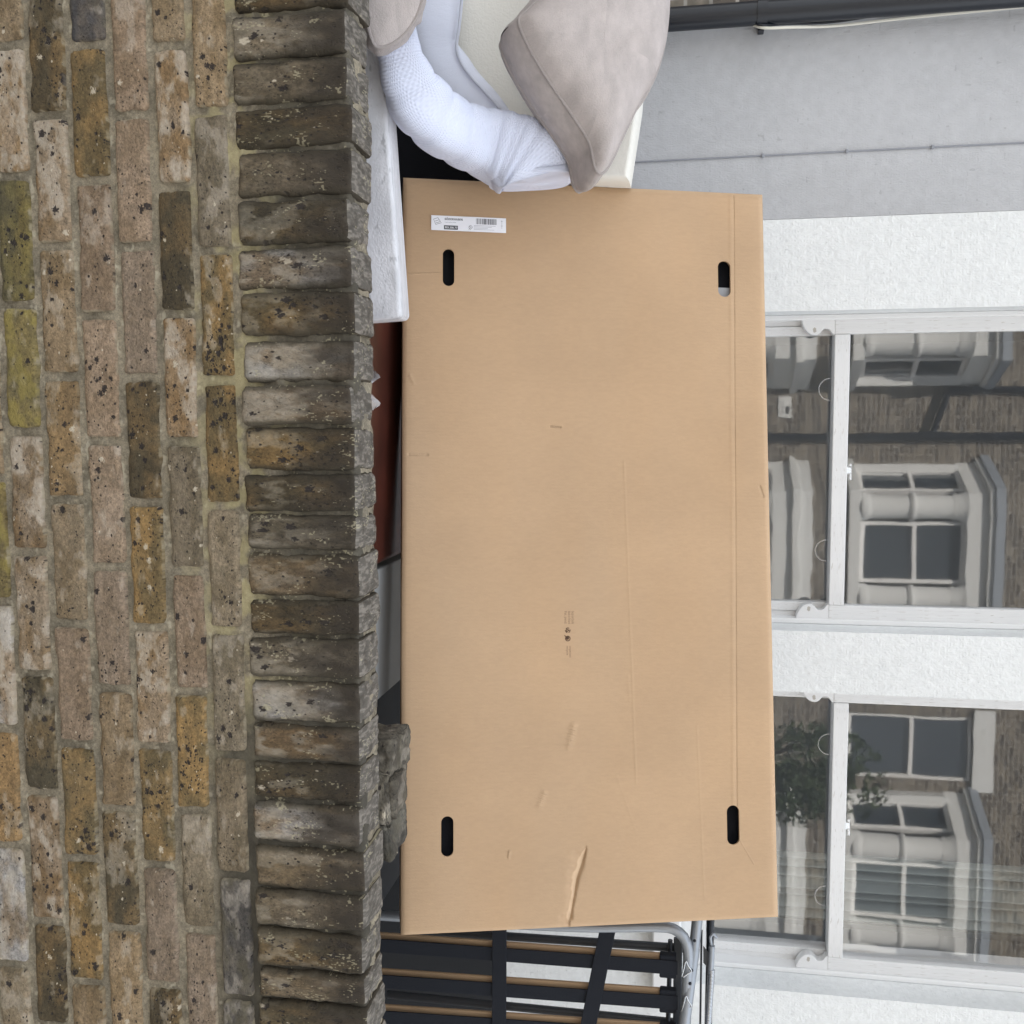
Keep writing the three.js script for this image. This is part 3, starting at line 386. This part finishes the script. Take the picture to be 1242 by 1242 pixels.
  for (let i = 0; i < pp.count; i++) {
    const s = BW * warp(pp.getX(i), sl / BW, sh2 / BW, 0.4, 0.96), t = BH * warp(pp.getY(i), tl / BH, th2 / BH, 0.27, 0.74), e = Math.min(s, BW - s, t, BH - t), w = step(0, 0.1, e); let dent = 0;
    for (let q = 0; q < 5; q++) { const [d, f, side] = seg(s, t, ridge[q], ridge[q + 1]), wd = mix(rw[q], rw[q + 1], f) * (0.75 + 0.5 * n2(s * 90, t * 90, 8)); if (d < 0.05) dent = Math.max(dent, Math.min(1, wd / 0.008) * 0.0075 * Math.exp(-((d / (wd * (side < 0 ? 0.45 : 1.9))) ** 2))); }
    pp.setXYZ(i, s, t, pp.getZ(i) + w * 0.006 * (fbm(s * 2.6, t * 3.4, 41, 3) - 0.5) - (e < 0.001 ? 0.003 : 0) - dent); pg.attributes.uv.setXY(i, s / BW, t / BH);
  }
  weld(pg);
  let brush = new Brush(pg); brush.updateMatrixWorld(); const ev = new Evaluator(); ev.useGroups = false;
  const holes = [[537, 551, 302, 347], [871, 886, 316.5, 360], [535, 550, 990, 1039], [882, 897, 977, 1025]].map(([x0, x1, y0, y1]) => [loc(x0, (y0 + y1) / 2)[1], loc(x1, (y0 + y1) / 2)[1], loc((x0 + x1) / 2, y0)[0], loc((x0 + x1) / 2, y1)[0]]);
  for (const [t0, t1, s0, s1] of holes) {
    const r = (t1 - t0) / 2, cy = (t0 + t1) / 2, sh = new THREE.Shape(); sh.absarc(s0 + r, cy, r, Math.PI / 2, Math.PI * 1.5); sh.absarc(s1 - r, cy, r, -Math.PI / 2, Math.PI / 2); sh.closePath();
    const hb = new Brush(new THREE.ExtrudeGeometry(sh, { depth: 0.04, bevelEnabled: false, curveSegments: 12 }).translate(0, 0, -0.02)); hb.updateMatrixWorld(); brush = ev.evaluate(brush, hb, SUBTRACTION); brush.updateMatrixWorld();
  }
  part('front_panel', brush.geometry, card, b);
  const D = 0.12, e = 0.005;
  part('packed_contents', rbox(0.03, BW - 0.03, 0.03, BH - 0.03, -0.1, -0.034, 0.01), navy, b);
  part('back_panel', box(0, BW, 0, BH, -D, -D + e), plainCard, b);
  part('bottom_panel', rbox(0.001, BW - 0.001, 0, e, -D + e, -0.0065, 0.002), plainCard, b); part('top_panel', rbox(0.001, BW - 0.001, BH - e, BH, -D + e, -0.0065, 0.002), plainCard, b);
  part('end_panel', rbox(0.0005, e, e + 0.0005, BH - e - 0.0005, -D + e, -0.0065, 0.002), plainCard, b); part('end_panel', rbox(BW - e, BW - 0.0005, e + 0.0005, BH - e - 0.0005, -D + e, -0.0065, 0.002), plainCard, b);
  { const [t0, t1, s0, s1] = holes[1]; const f = part('hole_flap', rbox(s1 - 0.026, s1 + 0.02, t0 - 0.01, t1 + 0.01, -0.016, -0.012, 0.001), M({ color: rgb(150, 152, 156), roughness: 0.6 }), b); f.userData.label = 'grey packing showing in the upper hand hole'; }
  // stuck-on label
  const lc = document.createElement('canvas'); lc.width = 1024; lc.height = 192; const q = lc.getContext('2d'); q.fillStyle = '#fafaff'; q.fillRect(0, 0, 1024, 192); q.strokeStyle = '#555'; q.fillStyle = '#15151c'; q.lineWidth = 4;
  q.beginPath(); q.moveTo(30, 50); q.lineTo(60, 118); q.lineTo(140, 92); q.moveTo(30, 50); q.lineTo(90, 30); q.lineTo(124, 78); q.lineTo(60, 100); q.moveTo(52, 76); q.lineTo(106, 56); q.stroke();
  q.font = 'bold 40px sans-serif'; q.fillText('SÖDERHAMN', 180, 56, 280); q.font = '17px sans-serif'; q.fillStyle = '#8a8a94'; q.fillText('3-seat section frame', 182, 88, 250);
  q.fillStyle = '#22242f'; q.fillRect(172, 124, 190, 52); q.fillStyle = '#fff'; q.font = 'bold 36px sans-serif'; q.fillText('303.208.77', 180, 163, 174);
  q.fillStyle = '#30303a'; const r = rng(9); for (let x = 612; x < 894;) { const w = 3 + Math.floor(r() * 3) * 3; q.fillRect(x, 18, w, 74); x += w + 3 + Math.floor(r() * 2) * 3; }
  q.strokeStyle = '#444'; q.lineWidth = 4; q.beginPath(); q.arc(524, 136, 12, 0, 7); q.moveTo(548, 136); q.arc(536, 136, 22, 0, 7); q.stroke(); q.fillStyle = '#777'; q.font = '17px sans-serif'; q.fillText('1234', 500, 172, 50); q.fillStyle = '#9a9aa4'; for (let i = 0; i < 4; i++) q.fillRect(580, 108 + i * 17, 300 - (i * 53) % 140, 4); q.fillRect(964, 30, 4, 110); q.fillRect(952, 40, 26, 4); q.fillRect(952, 100, 26, 4);
  const lt = new THREE.CanvasTexture(lc); lt.colorSpace = THREE.SRGBColorSpace; lt.anisotropy = 8;
  const A = loc(523, 261.5), Bq = loc(613.5, 265.5), Cq = loc(523, 279.5), lw = Math.hypot(Bq[0] - A[0], Bq[1] - A[1]), lh = Math.hypot(Cq[0] - A[0], Cq[1] - A[1]);
  const lab = part('shipping_label', new THREE.PlaneGeometry(lw, lh, 12, 2), M({ map: lt, roughness: 0.45 }), b); const mid = [(Bq[0] + Cq[0]) / 2, (Bq[1] + Cq[1]) / 2]; lab.position.set(mid[0], mid[1], 0.0034); lab.rotation.z = Math.atan2(Bq[1] - A[1], Bq[0] - A[0]); lab.userData.label = 'white printed shipping label with a barcode';
}

// ------------------------------------------------------------ what the box stands on
{
  const t = thing('wooden_table', 'dark mahogany table whose top shows between the coping and the box', 'table'), mah = M({ map: tex(512, 128, (i, j) => { const f = 0.7 + 0.6 * fbm(i / 60, j / 5, 3, 4); return [68 * f, 34 * f, 26 * f]; }, true), roughness: 0.4 });
  const x0 = -0.52, x1 = at(470, 689, -2.15).x, y = 0.858;
  part('table_top', rbox(x0, x1, y - 0.03, y, -2.75, -1.86, 0.014, 4), mah, t);
  for (const x of [x0 + 0.05, x1 - 0.05]) for (const z of [-2.68, -1.93]) part('leg', rbox(x - 0.025, x + 0.025, -0.004, y - 0.031, z - 0.025, z + 0.025), mah, t);
  const c = thing('grey_chest', 'grey plastic storage chest beside the mahogany table, its lid under the box', 'chest'), gm = M({ color: rgb(138, 138, 136), roughness: 0.8 }), c0 = x1 + 0.012, c1 = at(478, 848, -2.2).x;
  part('body', rbox(c0 + 0.015, c1 - 0.015, -0.004, 0.80, -2.7, -1.86, 0.02), gm, c); part('lid', rbox(c0, c1, 0.802, 0.852, -2.72, -1.845, 0.004, 3), gm, c);
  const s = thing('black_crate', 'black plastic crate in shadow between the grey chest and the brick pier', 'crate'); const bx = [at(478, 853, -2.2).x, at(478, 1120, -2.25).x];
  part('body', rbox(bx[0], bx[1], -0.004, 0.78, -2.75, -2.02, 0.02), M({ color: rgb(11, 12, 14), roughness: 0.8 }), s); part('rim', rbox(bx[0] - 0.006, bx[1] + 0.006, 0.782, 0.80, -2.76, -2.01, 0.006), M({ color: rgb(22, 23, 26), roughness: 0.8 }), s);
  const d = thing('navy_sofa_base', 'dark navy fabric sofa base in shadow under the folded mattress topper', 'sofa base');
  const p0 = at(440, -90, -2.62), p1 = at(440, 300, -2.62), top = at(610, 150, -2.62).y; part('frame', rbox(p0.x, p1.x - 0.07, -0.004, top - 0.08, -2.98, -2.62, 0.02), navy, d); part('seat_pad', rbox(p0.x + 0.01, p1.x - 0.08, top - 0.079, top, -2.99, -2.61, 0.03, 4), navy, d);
}

// ------------------------------------------------------------ white slab, mattress topper, cushions
const clothBump = tex(512, 512, (i, j) => 128 + 70 * (fbm(i / 3, j / 3, 3, 2) - 0.5) + 90 * (fbm(i / 60, j / 50, 4, 3) - 0.5));
{
  const a = at(495, 387, -2.1), g = new RoundedBoxGeometry(1.15, 0.9, 0.07, 5, 0.012), p = g.attributes.position;
  for (let i = 0; i < p.count; i++) { const x = p.getX(i), y = p.getY(i); p.setY(i, y + 0.006 * (n2(x * 14, 2, 5) - 0.5)); p.setX(i, x + 0.004 * (n2(y * 16, 3, 5) - 0.5)); }
  g.translate(-0.575, -0.45, 0);
  const scuff = tex(1024, 512, (i, j) => { const f = 1 - 0.08 * step(0.45, 0.75, fbm(i / 60, j / 40, 2, 4)) - 0.16 * step(0.66, 0.8, fbm(i / 20, j / 5, 6, 5)); return [232 * f, 232 * f, 236 * f]; }, true);
  const m = single('foam_slab', g, M({ map: rep(scuff, 1), bumpMap: rep(clothBump, 2), bumpScale: 0.003, roughness: 0.95 }), 'scuffed white foam slab on edge between the coping and the box', 'foam slab'); m.position.copy(a); m.rotation.set(-0.04, 0.02, 0.056);
  const bag = single('plastic_scrap', grid(14, 10, (u, v) => { const o = at(440 + 20 * v * (0.6 + 0.4 * Math.sin(u * 9)), 446 + 50 * u, -1.815 - 0.03 * Math.sin(u * 5 + v * 3)); return o.add(V(0.006 * (n2(u * 7, v * 7, 3) - 0.5), 0.008 * (n2(u * 9, v * 9, 4) - 0.5), 0.02 * (n2(u * 8, v * 8, 5) - 0.5))); }), new THREE.MeshPhysicalMaterial({ color: rgb(225, 228, 232), roughness: 0.25, transmission: 0.55, thickness: 0, side: THREE.DoubleSide }), 'crumpled clear plastic scrap peeking over the back of the coping', 'plastic bag');
}
function sweep(secs, { depth = 1, n = 60, m = 40, pow = 2.6, groove, uv = [1, 1], cap = 0.06, capEnd = 0.1 }) { // secs: [px, py, z, half width in pixels]
  const C = new THREE.CatmullRomCurve3(secs.map(([x, y, z]) => at(x, y, z)), false, 'centripetal'), rad = secs.map(([x, y, z, h]) => h * -z / FOCAL), L = C.getLength();
  return grid(m, n, (u, v) => {
    const s = v, t = s * (secs.length - 1), i = Math.min(secs.length - 2, Math.floor(t)), f = t - i, g = (q) => rad[Math.max(0, Math.min(rad.length - 1, q))];
    let r = 0.5 * (2 * g(i) + (g(i + 1) - g(i - 1)) * f + (2 * g(i - 1) - 5 * g(i) + 4 * g(i + 1) - g(i + 2)) * f * f + (3 * g(i) - g(i - 1) - 3 * g(i + 1) + g(i + 2)) * f * f * f);
    const e0 = Math.min(1, s / cap), e1 = Math.min(1, (1 - s) / capEnd), ce = Math.pow(Math.max(0, 1 - (1 - e1) ** 4), 0.5) * Math.pow(Math.max(0, 1 - (1 - e0) ** 3), 0.5);
    const P = C.getPoint(s), T = C.getTangent(s), N = T.clone().cross(BACK).normalize(), B = N.clone().cross(T), a = u * Math.PI * 2, ca = Math.cos(a), sa = Math.sin(a);
    r *= groove ? groove(s * L, L, a) : 1; r *= ce;
    const q = 2 / pow; return P.addScaledVector(N, r * Math.sign(ca) * Math.pow(Math.abs(ca), q)).addScaledVector(B, r * depth * Math.sign(sa) * Math.pow(Math.abs(sa), q));
  }, uv);
}
{
  const t = thing('mattress_topper', 'white quilted mattress topper folded over itself beside the box, cream lining showing', 'mattress topper');
  const waffle = tex(512, 512, (i, j) => { const x = i / 512 * 24, y = j / 512 * 24, r = Math.floor(y), fx = x + (r % 2) * 0.5; const dx = fx - Math.floor(fx) - 0.5, dy = y - r - 0.5; return 200 - 120 * Math.exp(-(dx * dx + dy * dy) * 9) + 30 * (hash(i, j, 3) - 0.5); });
  const quilt = M({ color: rgb(221, 226, 244), roughness: 0.9, bumpMap: rep(waffle, 1), bumpScale: 0.0026 }), smooth = M({ color: rgb(228, 232, 246), roughness: 0.85, bumpMap: rep(clothBump, 2), bumpScale: 0.0025 }), cream = M({ color: rgb(236, 234, 226), roughness: 0.9, bumpMap: rep(clothBump, 2), bumpScale: 0.003 });
  const roll = [[470, -60, -2.03, 26], [473, -15, -2.03, 26], [479, 30, -2.03, 25], [487, 74, -2.03, 29], [503, 114, -2.06, 36], [529, 144, -2.12, 37], [560, 163, -2.19, 37], [592, 175, -2.24, 39], [620, 186, -2.26, 45], [638, 198, -2.27, 49], [642, 210, -2.28, 49], [643, 222, -2.28, 49]];
  part('quilted_cover', sweep(roll, { depth: 0.8, n: 190, m: 64, pow: 3.4, capEnd: 0.022, uv: [2.6, 6], groove: (s, L) => { let k = 1; for (let d = 0.05, i = 0; d < L - 0.13; d += 0.056 + 0.012 * Math.sin(i * 2.3), i++) k -= (0.06 + 0.018 * Math.sin(i * 5)) * Math.exp(-(((s - d) / 0.0085) ** 2)); return k + 0.02 * Math.sin(s * 33); } }), quilt, t);
  const bandS = [[526, -60, -2.34, 32], [529, -10, -2.34, 31], [528, 32, -2.34, 28], [532, 62, -2.34, 25], [553, 93, -2.34, 25], [583, 125, -2.34, 22], [612, 152, -2.34, 16], [632, 170, -2.34, 9]];
  part('border', sweep(bandS, { depth: 0.5, n: 70, m: 36, pow: 2.4, uv: [1, 3], groove: (s) => 1 + 0.03 * Math.sin(s * 55) }), smooth, t);
  part('piping', tube([[561, -50], [560, 0], [557, 32], [554, 60], [563, 82], [594, 118], [618, 145], [640, 168]].map(([x, y]) => at(x, y, -2.315)), 0.0035, 60, 8), smooth, t);
  const z = -2.44, out = [[540, -70], [543, 66], [582, 138], [622, 176], [650, 208], [700, 214], [758, 214], [771, 128], [778, 40], [775, -70]].map(([x, y]) => at(x, y, z)), sh = new THREE.Shape(); sh.moveTo(out[0].x, out[0].y); for (const q of out.slice(1)) sh.lineTo(q.x, q.y); sh.closePath();
  const g = new THREE.ExtrudeGeometry(sh, { depth: 0.05, bevelEnabled: true, bevelSize: 0.012, bevelThickness: 0.03, bevelSegments: 6, curveSegments: 8 }); g.translate(0, 0, z - 0.06); part('lining', g, cream, t);
}
const suede = M({ map: tex(512, 512, (i, j) => { const f = 0.94 + 0.16 * (fbm(i / 50, j / 30, 4, 4) - 0.5) + 0.05 * (hash(i, j, 2) - 0.5); return [197 * f, 187 * f, 183 * f]; }, true), bumpMap: rep(clothBump, 1.5), bumpScale: 0.003, roughness: 0.95 });
function cushion(name, label, outline, O, n, thick, bulge, tight) {
  n.normalize(); const t = thing(name, label, 'cushion', O), pts = outline.map(([x, y]) => onPlane(x, y, O, n).sub(O)), C = new THREE.CatmullRomCurve3(pts, true, 'centripetal', 0.5), N = 150, o = C.getSpacedPoints(N), c = V(0, 0, 0); for (let i = 0; i < N; i++) c.addScaledVector(o[i], 1 / N);
  const at0 = (u) => o[Math.round(u * N) % N], wr = (p, a) => (fbm(p.x * 9 + 3, p.y * 9 + p.z * 4, 61, 3) - 0.5) * a;
  const dome = (p) => { let m = 0; for (let i = 0; i < N; i++) m += 1 / (p.distanceToSquared(o[i]) + 1e-7); const d = Math.sqrt(N / m); return bulge * (1 - Math.exp(-((d / 0.15) ** 1.4))); };
  const face = (sgn, off) => grid(N, 20, (u, v) => { const r = 1 - v, e = at0(u), p = c.clone().lerp(e, r); return p.addScaledVector(n, off + sgn * dome(p) * (1 + wr(p, 0.35))); }, [3, 1]);
  const flat = (g) => { const e1 = V(0, 1, 0).cross(n).normalize(), e2 = n.clone().cross(e1), p = g.attributes.position, v = V(0, 0, 0); for (let i = 0; i < p.count; i++) { v.fromBufferAttribute(p, i); g.attributes.uv.setXY(i, v.dot(e1) / 0.4, v.dot(e2) / 0.4); } return g; };
  const flip = (g) => { const ix = g.index.array; for (let i = 0; i < ix.length; i += 3) { const q = ix[i]; ix[i] = ix[i + 1]; ix[i + 1] = q; } return weld(g); };
  part('front_panel', flat(flip(face(1, 0))), suede, t); part('back_panel', flat(face(-1, -thick)), suede, t);
  part('gusset', grid(N, 10, (u, v) => { const e = at0(u), d = e.clone().sub(c).normalize(); return e.clone().addScaledVector(n, -thick * v).addScaledVector(d, 0.012 * Math.sin(v * Math.PI) + 0.006 * (n2(u * 40, v * 2, 5) - 0.5) * Math.sin(v * Math.PI)); }, [8, 0.4]), suede, t);
  for (const k of [0, -thick]) part('piping', tube(o.slice(0, N).map((p) => p.clone().addScaledVector(n, k)), 0.0035, 300, 8, true), suede, t);
  return t;
}
cushion('cushion', 'large beige suede box cushion tilted on top of the folded topper', [[629, 24], [632, 36], [643, 60], [665, 97], [693, 138], [715, 174], [722, 204], [727, 211], [734, 207], [744, 190], [757, 162], [773, 129], [792, 98], [806, 52], [810, 8], [806, -24], [786, -60], [748, -84], [718, -76], [688, -44], [660, -8], [638, 14]], at(715, 70, -2.2), V(-0.2, 0.56, 0.8), 0.092, 0.095);
cushion('cushion', 'smaller beige cushion drooping over the coping next to the folded topper', [[446, -70], [440, -20], [446, 30], [456, 56], [470, 56], [492, 40], [508, 14], [515, -20], [515, -70], [480, -100]], at(478, -10, -1.93), V(0.25, 0.35, 0.9), 0.07, 0.03);

// ------------------------------------------------------------ folded slatted bed frame
{
  const z = -2.52, A = (px, py, dz = 0) => at(px, py, z + dz), bed = thing('folded_bed_frame', 'folded grey steel bed frame with wooden slats and navy webbing beside the box', 'bed frame');
  const path = [V(A(560, 1123).x, 0.02, z), V(A(700, 1124).x, A(700, 1124).y, z), A(795, 1124), A(815, 1126), A(828, 1135), A(834, 1150), A(833, 1200), A(829, 1300), A(824, 1420)];
  part('frame_tube', tube(path, 0.0135, 140, 14), steel, bed);
  part('top_tube', join([bar(A(846, 1112, -0.03), A(842, 1150, -0.02), 0.0135), bar(A(842, 1150, -0.02), A(829, 1250, 0.02), 0.0145), bar(A(829, 1250, 0.02), A(818, 1420, 0.03), 0.0145)]), steel, bed);
  for (const [px, py] of [[842.5, 1141], [839, 1177], [837, 1193], [834.5, 1220]]) part('rivet_hole', new THREE.SphereGeometry(0.0042, 10, 8).translate(...A(px, py, 0.012).toArray()), blackPlastic, bed);
  for (const [a, b] of [[[500, 1128], [829, 1150]], [[470, 1206], [826, 1241]], [[470, 1290], [826, 1330]]]) part('cross_tube', bar(A(...a, -0.07), A(...b, -0.07), 0.011), darkSteel, bed);
  const ply = M({ map: tex(256, 64, (i, j) => { const f = 0.9 + 0.2 * fbm(i / 40, j / 4, 8, 3); return [176 * f, 147 * f, 116 * f]; }, true), roughness: 0.6 });
  const web = M({ color: rgb(27, 31, 40), roughness: 0.92, bumpMap: rep(fine, 8, 2), bumpScale: 0.0012 });
  const strip = (a, b, w, dz, th, mat, name) => { const p = A(...a, dz), q = A(...b, dz), L = p.distanceTo(q), g = new RoundedBoxGeometry(w, L, th, 2, th * 0.4), m = part(name, g, mat, bed); m.position.copy(p.add(q).multiplyScalar(0.5)); m.rotation.z = Math.atan2(q.y - m.position.y, q.x - m.position.x) - Math.PI / 2; return m; };
  for (const k of [0, 1, 2, 3, 4]) {
    const y = 1145 + 43.5 * k, s = k * 1.2; strip([440, y], [822, y + 29 - s], 0.037, 0.0, 0.004, web, 'webbing_strap');
    strip([440, y - 5], [804, y + 22 - s], 0.05, -0.016, 0.01, ply, 'slat');
    const c = A(810, y + 27 - s, -0.005); part('slat_cap', rbox(c.x - 0.031, c.x + 0.031, c.y - 0.021, c.y + 0.021, c.z - 0.018, c.z + 0.004, 0.004), web, bed);
    const h = [[827, 39], [829.5, 30], [832, 21], [835, 27], [838.5, 33], [834, 36], [829, 40]].map(([x, q]) => A(x, y + q - s, 0.018)); part('hook', tube(h, 0.002, 60, 6), wire, bed);
  }
  for (const [a, b, w] of [[[606, 1085], [605, 1330], 0.038], [[739, 1118], [704, 1290], 0.04]]) strip(a, b, w, 0.006, 0.004, web, 'cross_strap');
  part('side_rail', join([bar(A(862, 1112, -0.08), A(857, 1330, -0.06), 0.010, 10), bar(A(851, 1128, -0.06), A(848, 1330, -0.05), 0.003, 6)]), blackPlastic, bed);
  const sp = []; for (let i = 0; i <= 900; i++) { const f = i / 900, c = A(863, 1176, -0.04).lerp(A(855, 1300, -0.04), f), a = f * Math.PI * 2 * 75; sp.push(c.add(V(0, Math.cos(a) * 0.0075, Math.sin(a) * 0.0075))); }
  part('spring', new THREE.TubeGeometry(new THREE.CatmullRomCurve3(sp), 1800, 0.0016, 5), wire, bed);
  part('spring_rod', join([bar(A(863.5, 1147, -0.04), A(862, 1180, -0.04), 0.0075), tube([A(863, 1147, -0.04), A(862, 1136, -0.035), A(865, 1133, -0.035), A(869, 1137, -0.04)], 0.0035, 24, 8)]), steel, bed);
  part('gusset_plate', (() => { const p = [[853, 1148], [862, 1160], [860, 1175], [853, 1168]].map(([x, y]) => A(x, y, -0.05)); const s = poly(p.map((q) => [q.x, q.y])); return new THREE.ExtrudeGeometry(s, { depth: 0.004, bevelEnabled: false }).translate(0, 0, z - 0.055); })(), darkSteel, bed);
  part('back_bar_and_shade', bar(A(813, 1140, -0.05), A(806, 1400, -0.05), 0.006), darkSteel, bed); part('back_bar_and_shade', rbox(A(821, 1150).x, A(821, 1420).x, A(821, 1250).y - 0.011, A(821, 1250).y + 0.011, z - 0.06, z - 0.045, 0.003), darkSteel, bed);  // the flat second strip is dark to stand in for the frame tube's shade
  part('foot', join([rbox(path[0].x - 0.02, path[0].x + 0.02, -0.004, 0.03, z - 0.02, z + 0.02)]), blackPlastic, bed);
}

renderer.render(scene, camera);
